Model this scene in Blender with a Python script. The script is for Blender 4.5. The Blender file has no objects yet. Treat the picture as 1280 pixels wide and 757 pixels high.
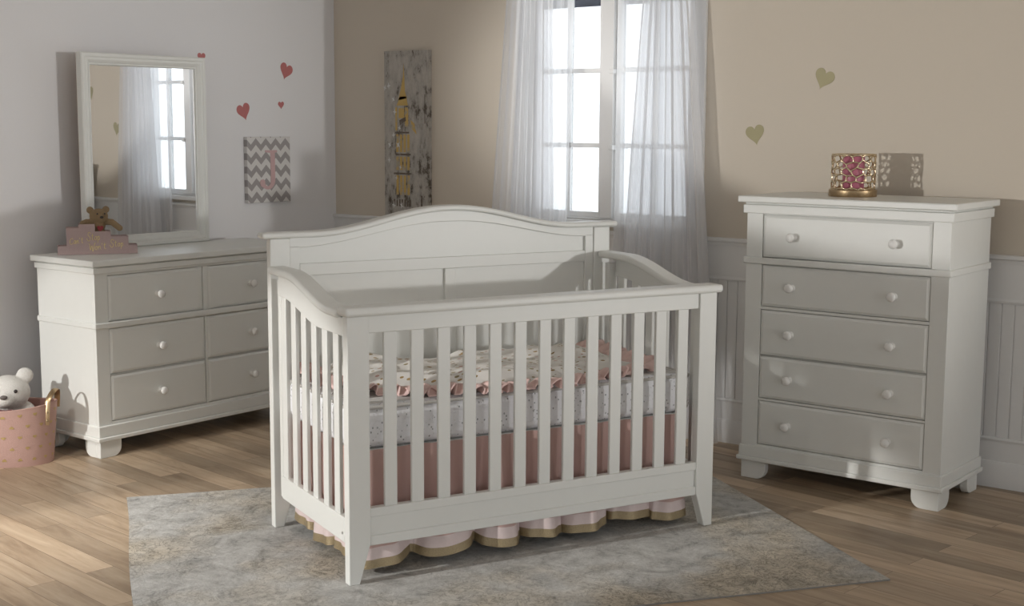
import bpy, bmesh, math, random
from mathutils import Vector, Matrix
PI = math.pi
C = bpy.context.scene.collection
scene = bpy.context.scene
rnd = random.Random(7)

# ------------------------------------------------------------------ camera
F_PX, PITCH, ROLL, CAM_H, YAW = 1689.27, .1303, .005, 1.5107, .6654
def cam_setup():
    def ray(u, v):
        c, s = math.cos(ROLL), math.sin(ROLL)
        a = c*u + s*v; w = -s*u + c*v
        X = a/F_PX; up = -w/F_PX
        cp, sp = math.cos(PITCH), math.sin(PITCH)
        y = cp + up*sp; z = -sp + up*cp
        return Vector((X*math.cos(YAW) - y*math.sin(YAW), X*math.sin(YAW) + y*math.cos(YAW), z))
    o = ray(0, 0); r = (ray(1, 0)-o).normalized(); d = (ray(0, 1)-o).normalized()
    m = Matrix((r, -d, -o.normalized())).transposed().to_4x4()
    m.translation = Vector((0, 0, CAM_H))
    cd = bpy.data.cameras.new('camera'); cam = bpy.data.objects.new('camera', cd)
    C.objects.link(cam); cam.matrix_world = m
    cd.sensor_width = 36; cd.lens = F_PX/1280*36; cd.clip_start = .05; cd.clip_end = 100
    scene.camera = cam
cam_setup()

# ------------------------------------------------------------------ view, world, lamps
scene.view_settings.view_transform = 'Standard'
scene.view_settings.look = 'None'
scene.view_settings.gamma = 1
scene.view_settings.use_curve_mapping = False
EXPOSURE = 0.0
scene.view_settings.exposure = EXPOSURE
AMBIENT, SKY, SIDE = .22, 4.2, 1.0
w = bpy.data.worlds.new('world'); scene.world = w; w.use_nodes = True
nt = w.node_tree; nt.nodes.clear()
wo = nt.nodes.new('ShaderNodeOutputWorld'); bgn = nt.nodes.new('ShaderNodeBackground')
tc = nt.nodes.new('ShaderNodeTexCoord'); sx = nt.nodes.new('ShaderNodeSeparateXYZ')
mr = nt.nodes.new('ShaderNodeMapRange'); mr.inputs['From Min'].default_value = .15; mr.inputs['From Max'].default_value = .5
mr.inputs['To Min'].default_value = AMBIENT; mr.inputs['To Max'].default_value = SKY
bgn.inputs['Color'].default_value = (.96, .98, 1, 1)
nt.links.new(tc.outputs['Generated'], sx.inputs[0]); nt.links.new(sx.outputs['Y'], mr.inputs['Value'])
mx_ = nt.nodes.new('ShaderNodeMapRange'); mx_.inputs['From Min'].default_value = .1; mx_.inputs['From Max'].default_value = .9
mx_.inputs['To Min'].default_value = 0; mx_.inputs['To Max'].default_value = SIDE
ad_ = nt.nodes.new('ShaderNodeMath'); ad_.operation = 'ADD'
nt.links.new(sx.outputs['X'], mx_.inputs['Value']); nt.links.new(mr.outputs[0], ad_.inputs[0]); nt.links.new(mx_.outputs[0], ad_.inputs[1])
nt.links.new(ad_.outputs[0], bgn.inputs['Strength']); nt.links.new(bgn.outputs[0], wo.inputs[0])

def lamp(name, kind, loc, target, power, color=(1, 1, 1), **kw):
    l = bpy.data.lights.new(name, kind); l.energy = power; l.color = color
    for k, v in kw.items(): setattr(l, k, v)
    o = bpy.data.objects.new(name, l); C.objects.link(o)
    o.location = loc
    o.rotation_euler = (Vector(target)-Vector(loc)).to_track_quat('-Z', 'Y').to_euler()
    return o
lamp('right_spot', 'SPOT', (9.0, 5.02, 1.55), (-5.79, 4.25, 1.62), 1350, (1, .99, .97), spot_size=math.radians(17), spot_blend=1, shadow_soft_size=.16)
lamp('chest_spot', 'SPOT', (-5.1, -3.15, 1.42), (-1.95, 5.1, 4.15), 900, (1, .985, .96), spot_size=math.radians(40.5), spot_blend=.03, shadow_soft_size=.07)
lamp('left_spot', 'SPOT', (-5.45, -2.5, 2.3), (-3.60, 3.20, -.06), 1150, (1, .985, .96), spot_size=math.radians(19.2), spot_blend=.25, shadow_soft_size=.06)
lamp('dresser_spot', 'SPOT', (-5.45, -2.5, 2.1), (-5.35, 3.5, .42), 950, (1, .985, .96), spot_size=math.radians(11), spot_blend=.6, shadow_soft_size=.05)
lamp('crib_spot', 'SPOT', (-2.9, -2.6, 1.85), (-3.1, 3.6, .15), 45, (1, .985, .96), spot_size=math.radians(15), spot_blend=.5, shadow_soft_size=.05)
lamp('curtain_spot', 'SPOT', (-5.0, -1.0, 2.3), (-4.24, 5.6, 1.70), 700, (1, .99, .98), spot_size=math.radians(13), spot_blend=1, shadow_soft_size=.2)
lamp('floor_spot', 'SPOT', (-4.0, 1.3, 2.6), (-4.75, 2.75, 0), 225, (1, .96, .90), spot_size=math.radians(44), spot_blend=1, shadow_soft_size=.15)

# ------------------------------------------------------------------ materials
def new_mat(name):
    m = bpy.data.materials.new(name); m.use_nodes = True
    n = m.node_tree.nodes; b = n['Principled BSDF']
    return m, n, m.node_tree.links, b
def node(n, t, **kw):
    x = n.new(t)
    for k, v in kw.items():
        if hasattr(x, k): setattr(x, k, v)
    return x
def paint(name, col, rough=.45, bump=.0, scale=60, var=.03, metal=0, coat=0):
    m, n, l, b = new_mat(name)
    b.inputs['Roughness'].default_value = rough; b.inputs['Metallic'].default_value = metal
    if coat: b.inputs['Coat Weight'].default_value = coat; b.inputs['Coat Roughness'].default_value = .2
    t = node(n, 'ShaderNodeTexCoord'); nz = node(n, 'ShaderNodeTexNoise')
    nz.inputs['Scale'].default_value = scale; nz.inputs['Detail'].default_value = 4
    l.new(t.outputs['Object'], nz.inputs['Vector'])
    r = node(n, 'ShaderNodeValToRGB')
    r.color_ramp.elements[0].color = tuple(c*(1-var) for c in col)+(1,)
    r.color_ramp.elements[1].color = tuple(min(1, c*(1+var)) for c in col)+(1,)
    l.new(nz.outputs['Fac'], r.inputs[0]); l.new(r.outputs[0], b.inputs['Base Color'])
    if bump:
        bp = node(n, 'ShaderNodeBump'); bp.inputs['Strength'].default_value = bump; bp.inputs['Distance'].default_value = .004
        l.new(nz.outputs['Fac'], bp.inputs['Height']); l.new(bp.outputs[0], b.inputs['Normal'])
    return m
M = {}
M['white'] = paint('white_paint', (.78, .785, .75), .38, .03, 25, .015)
M['knob'] = paint('knob_paint', (.83, .82, .79), .25, 0, 20, .01)
M['wall_grey'] = paint('pale_grey_wall_paint', (.80, .79, .795), .7, .04, 120, .012)
M['wall_beige'] = paint('beige_wall_paint', (.66, .59, .495), .7, .04, 120, .012)
M['trim'] = paint('white_trim_paint', (.78, .775, .765), .45, .02, 40, .01)
M['ceiling'] = paint('ceiling_paint', (.75, .74, .72), .8, 0, 40, .01)
M['gold'] = paint('brushed_gold', (.44, .32, .19), .36, .05, 90, .12, 1)
M['silvergold'] = paint('pale_gold_metal', (.70, .58, .40), .2, .05, 60, .1, 1)
M['goldtrim'] = paint('gold_ribbon', (.38, .30, .18), .38, .5, 300, .35, .5)
M['gold_leaf'] = paint('gold_foil', (.50, .36, .15), .5, 0, 150, .3, .3)
M['gold_ink'] = paint('gold_lettering', (.90, .76, .30), .5, 0, 100, .1)
M['gold_heart'] = paint('gold_heart_vinyl', (.36, .32, .175), .5, 0, 30, .04, .1)
M['pink_heart'] = paint('pink_heart_vinyl', (.50, .17, .165), .5, 0, 60, .1)
M['candle'] = paint('pink_wax', (.46, .14, .20), .4, .3, 40, .15)
M['dark'] = paint('dark_gap', (.03, .028, .025), .8)
M['steel'] = paint('bolt_steel', (.35, .34, .33), .35, 0, 50, .05, 1)
M['brownback'] = paint('mirror_backing_wood', (.36, .22, .12), .6, 0, 50, .1)
M['bluegrey'] = paint('blue_grey_bar', (.13, .135, .18), .6)
M['satin'] = paint('pink_satin', (.56, .37, .33), .36, 0, 10, .04)
M['satin'].node_tree.nodes['Principled BSDF'].inputs['Sheen Weight'].default_value = .4
M['skirtband'] = paint('pale_pink_band', (.72, .60, .58), .5, .1, 120, .05)
M['ruffle'] = paint('pink_ruffle', (.78, .56, .52), .5, .2, 60, .08)
M['nose'] = paint('dark_nose', (.035, .025, .022), .35)
M['red'] = paint('red_heart', (.30, .02, .025), .45)
M['bear_white'] = paint('white_plush', (.74, .72, .68), .95, 1.0, 220, .12)
M['bear_brown'] = paint('brown_plush', (.32, .225, .125), .9, 1.0, 260, .35)
M['basket_in'] = paint('pink_canvas_lining', (.40, .22, .19), .8, .3, 200, .06)
M['piping'] = paint('grey_piping', (.62, .60, .57), .6)
M['bow'] = paint('plum_ribbon', (.22, .11, .11), .5)
M['curtain_rod'] = paint('rod_white', (.75, .75, .75), .4)

def mat_mirror():
    m, n, l, b = new_mat('mirror_silver')
    b.inputs['Base Color'].default_value = (.90, .91, .92, 1); b.inputs['Metallic'].default_value = 1
    b.inputs['Roughness'].default_value = .015
    return m
M['mirror'] = mat_mirror()
def mat_pane():
    m, n, l, b = new_mat('window_glass'); n.remove(b)
    out = n['Material Output']; tr = node(n, 'ShaderNodeBsdfTransparent'); tr.inputs[0].default_value = (.70, .72, .735, 1)
    g = node(n, 'ShaderNodeBsdfGlossy'); g.inputs['Roughness'].default_value = .02
    mx = node(n, 'ShaderNodeMixShader'); mx.inputs[0].default_value = .05
    l.new(tr.outputs[0], mx.inputs[1]); l.new(g.outputs[0], mx.inputs[2]); l.new(mx.outputs[0], out.inputs[0])
    return m
M['pane'] = mat_pane()
def mat_sheer(name, trans):
    m, n, l, b = new_mat(name); n.remove(b)
    out = n['Material Output']
    t = node(n, 'ShaderNodeBsdfTransparent'); t.inputs[0].default_value = (.98, .98, .99, 1)
    d = node(n, 'ShaderNodeBsdfDiffuse'); d.inputs[0].default_value = (.88, .875, .88, 1)
    tl = node(n, 'ShaderNodeBsdfTranslucent'); tl.inputs[0].default_value = (.90, .90, .90, 1)
    m1 = node(n, 'ShaderNodeMixShader'); m1.inputs[0].default_value = .45
    l.new(d.outputs[0], m1.inputs[1]); l.new(tl.outputs[0], m1.inputs[2])
    m2 = node(n, 'ShaderNodeMixShader')
    lw = node(n, 'ShaderNodeLayerWeight'); lw.inputs['Blend'].default_value = .35      # woven threads close up at a slant
    mp = node(n, 'ShaderNodeMapRange'); mp.inputs['To Min'].default_value = trans; mp.inputs['To Max'].default_value = .18
    l.new(lw.outputs['Facing'], mp.inputs['Value']); l.new(mp.outputs[0], m2.inputs[0])
    l.new(m1.outputs[0], m2.inputs[1]); l.new(t.outputs[0], m2.inputs[2]); l.new(m2.outputs[0], out.inputs[0])
    return m
M['sheer'] = mat_sheer('white_sheer_voile', .38)

def mat_floor():
    m, n, l, b = new_mat('wood_plank_floor')
    t = node(n, 'ShaderNodeTexCoord'); mp = node(n, 'ShaderNodeMapping')
    mp.inputs['Rotation'].default_value = (0, 0, math.radians(7.0)); l.new(t.outputs['Object'], mp.inputs[0])
    br = node(n, 'ShaderNodeTexBrick'); br.offset = .37; br.offset_frequency = 2
    br.inputs['Scale'].default_value = 1; br.inputs['Brick Width'].default_value = .95; br.inputs['Row Height'].default_value = .105
    br.inputs['Mortar Size'].default_value = .0012; br.inputs['Mortar Smooth'].default_value = .3; br.inputs['Bias'].default_value = 0
    br.inputs['Color1'].default_value = (0, 0, 0, 1); br.inputs['Color2'].default_value = (1, 1, 1, 1); br.inputs['Mortar'].default_value = (.5, .5, .5, 1)
    l.new(mp.outputs[0], br.inputs['Vector'])
    # grain: stretched noise, shifted per plank
    sc = node(n, 'ShaderNodeMapping'); sc.inputs['Scale'].default_value = (1.3, 11, 1); l.new(mp.outputs[0], sc.inputs[0])
    ad = node(n, 'ShaderNodeVectorMath', operation='ADD'); l.new(sc.outputs[0], ad.inputs[0])
    ms = node(n, 'ShaderNodeVectorMath', operation='SCALE'); ms.inputs['Scale'].default_value = 13; l.new(br.outputs['Color'], ms.inputs[0]); l.new(ms.outputs[0], ad.inputs[1])
    nz = node(n, 'ShaderNodeTexNoise'); nz.inputs['Scale'].default_value = 1.6; nz.inputs['Detail'].default_value = 8; nz.inputs['Roughness'].default_value = .62; nz.inputs['Distortion'].default_value = .7
    l.new(ad.outputs[0], nz.inputs['Vector'])
    r = node(n, 'ShaderNodeValToRGB'); e = r.color_ramp.elements
    e[0].position = .30; e[0].color = (.32, .225, .145, 1); e[1].position = .70; e[1].color = (.55, .435, .31, 1)
    x = e.new(.5); x.color = (.46, .345, .235, 1)
    l.new(nz.outputs['Fac'], r.inputs[0])
    hs = node(n, 'ShaderNodeHueSaturation'); l.new(r.outputs[0], hs.inputs['Color'])
    vr = node(n, 'ShaderNodeMapRange'); vr.inputs['To Min'].default_value = .70; vr.inputs['To Max'].default_value = 1.22
    l.new(br.outputs['Color'], vr.inputs['Value']); l.new(vr.outputs[0], hs.inputs['Value'])
    mx = node(n, 'ShaderNodeMixRGB'); mx.inputs['Color2'].default_value = (.09, .055, .033, 1)
    fm = node(n, 'ShaderNodeMath', operation='MULTIPLY'); fm.inputs[1].default_value = .7
    l.new(br.outputs['Fac'], fm.inputs[0]); l.new(fm.outputs[0], mx.inputs['Fac']); l.new(hs.outputs[0], mx.inputs['Color1'])
    l.new(mx.outputs[0], b.inputs['Base Color'])
    b.inputs['Roughness'].default_value = .42
    bp = node(n, 'ShaderNodeBump'); bp.inputs['Strength'].default_value = .12; bp.inputs['Distance'].default_value = .003
    l.new(nz.outputs['Fac'], bp.inputs['Height']); l.new(bp.outputs[0], b.inputs['Normal'])
    return m
M['floor'] = mat_floor()

def mat_rug():
    m, n, l, b = new_mat('distressed_grey_rug')
    t = node(n, 'ShaderNodeTexCoord')
    a = node(n, 'ShaderNodeTexNoise'); a.inputs['Scale'].default_value = 7.5; a.inputs['Detail'].default_value = 14; a.inputs['Roughness'].default_value = .84; a.inputs['Distortion'].default_value = .5
    l.new(t.outputs['Object'], a.inputs['Vector'])
    r = node(n, 'ShaderNodeValToRGB'); e = r.color_ramp.elements
    e[0].position = .36; e[0].color = (.27, .262, .245, 1); e[1].position = .62; e[1].color = (.68, .665, .63, 1)
    x = e.new(.47); x.color = (.50, .485, .455, 1)
    l.new(a.outputs['Fac'], r.inputs[0])
    tb = node(n, 'ShaderNodeTexNoise'); tb.inputs['Scale'].default_value = 2.1; tb.inputs['Detail'].default_value = 3
    l.new(t.outputs['Object'], tb.inputs['Vector'])
    tr = node(n, 'ShaderNodeValToRGB'); tr.color_ramp.elements[0].position = .45; tr.color_ramp.elements[0].color = (.97, .985, 1, 1)
    tr.color_ramp.elements[1].position = .62; tr.color_ramp.elements[1].color = (1.0, .92, .80, 1)
    l.new(tb.outputs['Fac'], tr.inputs[0])
    mu = node(n, 'ShaderNodeMixRGB', blend_type='MULTIPLY'); mu.inputs['Fac'].default_value = 1
    l.new(r.outputs[0], mu.inputs['Color1']); l.new(tr.outputs[0], mu.inputs['Color2'])
    # worn squiggles
    v = node(n, 'ShaderNodeTexNoise'); v.inputs['Scale'].default_value = 20; v.inputs['Detail'].default_value = 8; v.inputs['Roughness'].default_value = .65; v.inputs['Distortion'].default_value = 1.6
    l.new(t.outputs['Object'], v.inputs['Vector'])
    vr = node(n, 'ShaderNodeValToRGB'); ve = vr.color_ramp.elements
    ve[0].position = .47; ve[0].color = (0, 0, 0, 1); ve[1].position = .53; ve[1].color = (0, 0, 0, 1); q = ve.new(.50); q.color = (1, 1, 1, 1)
    l.new(v.outputs['Fac'], vr.inputs[0])
    gm = node(n, 'ShaderNodeMath', operation='MULTIPLY'); gm.inputs[1].default_value = .7
    l.new(vr.outputs[0], gm.inputs[0])
    mk = node(n, 'ShaderNodeMath', operation='MULTIPLY'); l.new(gm.outputs[0], mk.inputs[0])
    kr = node(n, 'ShaderNodeMapRange'); kr.inputs['From Min'].default_value = .4; kr.inputs['From Max'].default_value = .6
    l.new(tb.outputs['Fac'], kr.inputs['Value']); l.new(kr.outputs[0], mk.inputs[1])
    mx = node(n, 'ShaderNodeMixRGB'); mx.inputs['Color2'].default_value = (.13, .12, .10, 1)
    l.new(mk.outputs[0], mx.inputs['Fac']); l.new(mu.outputs[0], mx.inputs['Color1'])
    l.new(mx.outputs[0], b.inputs['Base Color']); b.inputs['Roughness'].default_value = .95
    f = node(n, 'ShaderNodeTexNoise'); f.inputs['Scale'].default_value = 260; l.new(t.outputs['Object'], f.inputs['Vector'])
    bp = node(n, 'ShaderNodeBump'); bp.inputs['Strength'].default_value = .5; bp.inputs['Distance'].default_value = .004
    sm = node(n, 'ShaderNodeMath', operation='ADD'); l.new(f.outputs['Fac'], sm.inputs[0]); l.new(vr.outputs[0], sm.inputs[1])
    l.new(sm.outputs[0], bp.inputs['Height']); l.new(bp.outputs[0], b.inputs['Normal'])
    return m
M['rug'] = mat_rug()
M['rug_edge'] = paint('rug_binding', (.26, .25, .235), .9, .4, 200, .1)

def mat_spots(name, base, spots, scale, thr, rough=.8, stretch=(1, 1, 1), rot=0, bump=.15):
    """cloth with small scattered printed marks"""
    m, n, l, b = new_mat(name)
    t = node(n, 'ShaderNodeTexCoord'); mp = node(n, 'ShaderNodeMapping'); mp.inputs['Scale'].default_value = stretch; mp.inputs['Rotation'].default_value = (0, 0, rot)
    l.new(t.outputs['Object'], mp.inputs[0])
    v = node(n, 'ShaderNodeTexVoronoi'); v.inputs['Scale'].default_value = scale; l.new(mp.outputs[0], v.inputs['Vector'])
    lt = node(n, 'ShaderNodeMath', operation='LESS_THAN'); lt.inputs[1].default_value = thr; l.new(v.outputs['Distance'], lt.inputs[0])
    sp = node(n, 'ShaderNodeSeparateColor'); l.new(v.outputs['Color'], sp.inputs[0])
    cr = node(n, 'ShaderNodeValToRGB'); cr.color_ramp.interpolation = 'CONSTANT'
    for i, c in enumerate(spots):
        if i < 2: e = cr.color_ramp.elements[i]; e.position = i/len(spots)
        else: e = cr.color_ramp.elements.new(i/len(spots))
        e.color = c+(1,)
    l.new(sp.outputs[0], cr.inputs[0])
    mx = node(n, 'ShaderNodeMixRGB'); mx.inputs['Color1'].default_value = base+(1,)
    l.new(lt.outputs[0], mx.inputs['Fac']); l.new(cr.outputs[0], mx.inputs['Color2'])
    l.new(mx.outputs[0], b.inputs['Base Color']); b.inputs['Roughness'].default_value = rough
    f = node(n, 'ShaderNodeTexNoise'); f.inputs['Scale'].default_value = 45; f.inputs['Detail'].default_value = 5; l.new(t.outputs['Object'], f.inputs['Vector'])
    bp = node(n, 'ShaderNodeBump'); bp.inputs['Strength'].default_value = bump; bp.inputs['Distance'].default_value = .01
    l.new(f.outputs['Fac'], bp.inputs['Height']); l.new(bp.outputs[0], b.inputs['Normal'])
    return m
M['quilt'] = mat_spots('leaf_print_quilt', (.80, .775, .735), [(.30, .20, .07), (.42, .28, .11), (.55, .34, .28), (.32, .26, .13), (.80, .775, .735)], 27, .27, stretch=(1.0, 2.5, 1), rot=.5)
M['eyelet'] = mat_spots('white_eyelet_cloth', (.90, .90, .92), [(.42, .42, .43), (.50, .50, .50), (.36, .36, .36), (.80, .80, .80)], 75, .22, stretch=(1, 1, .8), bump=.5)

def mat_stripe():
    m, n, l, b = new_mat('ticking_stripe_sheet')
    t = node(n, 'ShaderNodeTexCoord'); w_ = node(n, 'ShaderNodeTexWave'); w_.bands_direction = 'Y'; w_.inputs['Scale'].default_value = 14
    l.new(t.outputs['Object'], w_.inputs['Vector'])
    r = node(n, 'ShaderNodeValToRGB'); r.color_ramp.elements[0].position = .25; r.color_ramp.elements[0].color = (.52, .50, .49, 1)
    r.color_ramp.elements[1].position = .5; r.color_ramp.elements[1].color = (.85, .84, .82, 1)
    l.new(w_.outputs['Fac'], r.inputs[0]); l.new(r.outputs[0], b.inputs['Base Color']); b.inputs['Roughness'].default_value = .8
    return m
M['stripe'] = mat_stripe()
M['basket'] = paint('pink_felt', (.50, .32, .275), .8, .3, 250, .05)

def mat_chevron():
    # zigzag of local x (across) and z (up)
    m, n, l, b = new_mat('grey_white_chevron')
    t = node(n, 'ShaderNodeTexCoord'); s = node(n, 'ShaderNodeSeparateXYZ'); l.new(t.outputs['Object'], s.inputs[0])
    def math_(op, a, v=None, c=None):
        x = node(n, 'ShaderNodeMath', operation=op)
        for i, q in enumerate((a, v, c)):
            if q is None: continue
            if isinstance(q, (int, float)): x.inputs[i].default_value = q
            else: l.new(q, x.inputs[i])
        return x.outputs[0]
    px = math_('PINGPONG', math_('ADD', s.outputs['X'], 1.0), .0362)
    z = math_('SUBTRACT', s.outputs['Z'], px)
    f = math_('FRACT', math_('MULTIPLY', math_('ADD', z, 1.0), 1/.0735))
    g = math_('LESS_THAN', f, .5)
    mx = node(n, 'ShaderNodeMixRGB'); mx.inputs['Color1'].default_value = (.70, .68, .66, 1); mx.inputs['Color2'].default_value = (.36, .335, .33, 1)
    l.new(g, mx.inputs['Fac']); l.new(mx.outputs[0], b.inputs['Base Color']); b.inputs['Roughness'].default_value = .75
    return m
M['chevron'] = mat_chevron()
M['letter_pink'] = paint('pink_letter', (.62, .42, .42), .7, 0, 50, .02)
def mat_weather():
    m, n, l, b = new_mat('weathered_grey_canvas')
    t = node(n, 'ShaderNodeTexCoord'); mp = node(n, 'ShaderNodeMapping'); mp.inputs['Scale'].default_value = (1.6, 1, .7); l.new(t.outputs['Object'], mp.inputs[0])
    a = node(n, 'ShaderNodeTexNoise'); a.inputs['Scale'].default_value = 11; a.inputs['Detail'].default_value = 10; a.inputs['Roughness'].default_value = .75; l.new(mp.outputs[0], a.inputs['Vector'])
    r = node(n, 'ShaderNodeValToRGB'); e = r.color_ramp.elements
    e[0].position = .40; e[0].color = (.10, .08, .06, 1); e[1].position = .54; e[1].color = (.46, .43, .385, 1)
    x = e.new(.46); x.color = (.37, .345, .31, 1); y = e.new(.68); y.color = (.54, .515, .47, 1)
    l.new(a.outputs['Fac'], r.inputs[0]); l.new(r.outputs[0], b.inputs['Base Color']); b.inputs['Roughness'].default_value = .75
    return m
M['weather'] = mat_weather()
def mat_patch(name, c0, c1, scale=22, lo=.40):
    m, n, l, b = new_mat(name)
    t = node(n, 'ShaderNodeTexCoord'); a = node(n, 'ShaderNodeTexNoise'); a.inputs['Scale'].default_value = scale; a.inputs['Detail'].default_value = 9; a.inputs['Roughness'].default_value = .75
    l.new(t.outputs['Object'], a.inputs['Vector']); r = node(n, 'ShaderNodeValToRGB'); e = r.color_ramp.elements
    e[0].position = lo; e[0].color = c0+(1,); e[1].position = lo+.06; e[1].color = c1+(1,)
    l.new(a.outputs['Fac'], r.inputs[0]); l.new(r.outputs[0], b.inputs['Base Color']); b.inputs['Roughness'].default_value = .6
    return m
M['art_gold'] = mat_patch('rubbed_gold_paint', (.42, .37, .28), (.60, .41, .13), 16)
M['art_dark'] = mat_patch('rubbed_brown_paint', (.36, .33, .29), (.14, .11, .085), 30)
M['art_white'] = paint('white_dab_paint', (.68, .68, .66), .7)
def mat_plush_box():
    m, n, l, b = new_mat('pink_dotted_board')
    t = node(n, 'ShaderNodeTexCoord'); v = node(n, 'ShaderNodeTexVoronoi'); v.inputs['Scale'].default_value = 230; v.inputs['Randomness'].default_value = .15
    l.new(t.outputs['Object'], v.inputs['Vector']); r = node(n, 'ShaderNodeValToRGB')
    r.color_ramp.elements[0].position = .25; r.color_ramp.elements[0].color = (.53, .42, .40, 1); r.color_ramp.elements[1].position = .45; r.color_ramp.elements[1].color = (.44, .31, .30, 1)
    l.new(v.outputs['Distance'], r.inputs[0]); l.new(r.outputs[0], b.inputs['Base Color']); b.inputs['Roughness'].default_value = .55
    return m
M['pinkboard'] = mat_plush_box()

# ------------------------------------------------------------------ mesh helpers
class MB:
    def __init__(s): s.bm = bmesh.new()
    def hexa(s, p):          # 8 points: bottom 4 ccw, top 4 ccw
        v = [s.bm.verts.new(q) for q in p]
        for f in ((3, 2, 1, 0), (4, 5, 6, 7), (0, 1, 5, 4), (1, 2, 6, 5), (2, 3, 7, 6), (3, 0, 4, 7)):
            s.bm.faces.new([v[i] for i in f])
    def box(s, x0, x1, y0, y1, z0, z1):
        s.hexa([(x0, y0, z0), (x1, y0, z0), (x1, y1, z0), (x0, y1, z0), (x0, y0, z1), (x1, y0, z1), (x1, y1, z1), (x0, y1, z1)])
        return s
    def prism(s, pts, lo, hi, axis='y'):      # 2-D polygon extruded along an axis
        def P(p, t):
            return {'y': (p[0], t, p[1]), 'x': (t, p[0], p[1]), 'z': (p[0], p[1], t)}[axis]
        a = [s.bm.verts.new(P(p, lo)) for p in pts]; b = [s.bm.verts.new(P(p, hi)) for p in pts]
        s.bm.faces.new(a); s.bm.faces.new(b[::-1]); n = len(pts)
        for i in range(n): s.bm.faces.new((a[i], b[i], b[(i+1) % n], a[(i+1) % n]))
        return s
    def strip(s, us, lo, hi, t0, t1, axis='y'):  # solid between two curves
        def P(u, z, t): return (u, t, z) if axis == 'y' else (t, u, z)
        R = []
        for u in us:
            l, h = lo(u), hi(u)
            R.append([s.bm.verts.new(P(u, l, t0)), s.bm.verts.new(P(u, l, t1)), s.bm.verts.new(P(u, h, t1)), s.bm.verts.new(P(u, h, t0))])
        for i in range(len(us)-1):
            a, b = R[i], R[i+1]
            for k in range(4): s.bm.faces.new((a[k], a[(k+1) % 4], b[(k+1) % 4], b[k]))
        s.bm.faces.new(R[0][::-1]); s.bm.faces.new(R[-1])
        return s
    def lathe(s, prof, o=(0, 0, 0), axis='z', seg=24, sx=1, sy=1):   # prof: (r, t)
        rings = []
        for r, t in prof:
            ring = []
            for k in range(seg):
                a = 2*PI*k/seg; u, v = r*math.cos(a)*sx, r*math.sin(a)*sy
                p = {'z': (u, v, t), '-y': (u, -t, v), 'y': (u, t, v), 'x': (t, u, v)}[axis]
                ring.append(s.bm.verts.new((o[0]+p[0], o[1]+p[1], o[2]+p[2])))
            rings.append(ring)
        for i in range(len(rings)-1):
            for k in range(seg):
                s.bm.faces.new((rings[i][k], rings[i][(k+1) % seg], rings[i+1][(k+1) % seg], rings[i+1][k]))
        if prof[0][0] > 1e-6: s.bm.faces.new(rings[0][::-1])
        if prof[-1][0] > 1e-6: s.bm.faces.new(rings[-1])
        return s
    def tube(s, pts, r, seg=6, flat=1, closed=False):
        pts = [Vector(p) for p in pts]; rings = []; n = len(pts); up = None
        for i, p in enumerate(pts):
            a = pts[i-1] if (i > 0 or closed) else pts[i]; b = pts[(i+1) % n] if (i < n-1 or closed) else pts[i]
            d = (b-a).normalized()
            ref = up if up is not None else (Vector((0, 0, 1)) if abs(d.z) < .9 else Vector((1, 0, 0)))
            u = (ref - d*ref.dot(d)).normalized(); up = u; v = d.cross(u)
            rr = r[i] if isinstance(r, (list, tuple)) else r
            rings.append([s.bm.verts.new(p + u*rr*math.cos(2*PI*k/seg) + v*rr*flat*math.sin(2*PI*k/seg)) for k in range(seg)])
        m = n if closed else n-1
        for i in range(m):
            for k in range(seg):
                s.bm.faces.new((rings[i][k], rings[i][(k+1) % seg], rings[(i+1) % n][(k+1) % seg], rings[(i+1) % n][k]))
        if not closed: s.bm.faces.new(rings[0][::-1]); s.bm.faces.new(rings[-1])
        return s
    def ball(s, c, r, sub=3, scale=(1, 1, 1), rot=None):
        mt = Matrix.Translation(c) @ (rot.to_4x4() if rot else Matrix.Identity(4)) @ Matrix.Diagonal((*[r*q for q in scale], 1))
        bmesh.ops.create_icosphere(s.bm, subdivisions=sub, radius=1, matrix=mt); return s
    def sheet(s, nu, nv, fn, closed=False):
        g = [[s.bm.verts.new(fn(i/(nu if closed else nu-1), j/(nv-1))) for j in range(nv)] for i in range(nu)]
        for i in range(nu if closed else nu-1):
            for j in range(nv-1):
                s.bm.faces.new((g[i][j], g[(i+1) % nu][j], g[(i+1) % nu][j+1], g[i][j+1]))
        return s
    def build(s, name, mat, parent=None, loc=None, rotz=0, bevel=0, seg=2, smooth=35, remesh=0, solid=0, subsurf=0):
        bmesh.ops.recalc_face_normals(s.bm, faces=s.bm.faces)
        me = bpy.data.meshes.new(name); s.bm.to_mesh(me); s.bm.free()
        for m in (mat if isinstance(mat, list) else [mat]): me.materials.append(m)
        if smooth:
            me.polygons.foreach_set('use_smooth', [True]*len(me.polygons)); me.set_sharp_from_angle(angle=math.radians(smooth))
        o = bpy.data.objects.new(name, me); C.objects.link(o)
        if parent: o.parent = parent
        if loc: o.location = loc
        o.rotation_euler = (0, 0, rotz)
        if remesh:
            q = o.modifiers.new('remesh', 'REMESH'); q.mode = 'VOXEL'; q.voxel_size = remesh; q.use_smooth_shade = True
            q = o.modifiers.new('smooth', 'SMOOTH'); q.factor = .5; q.iterations = 4
        if solid:
            q = o.modifiers.new('solid', 'SOLIDIFY'); q.thickness = solid; q.offset = 0
        if bevel:
            q = o.modifiers.new('bevel', 'BEVEL'); q.width = bevel; q.segments = seg; q.limit_method = 'ANGLE'; q.angle_limit = math.radians(40)
        if subsurf:
            q = o.modifiers.new('sub', 'SUBSURF'); q.levels = q.render_levels = subsurf
        return o
def tag(o, label, cat, group=None):
    o['label'] = label; o['category'] = cat
    if group: o['group'] = group
    return o
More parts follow.
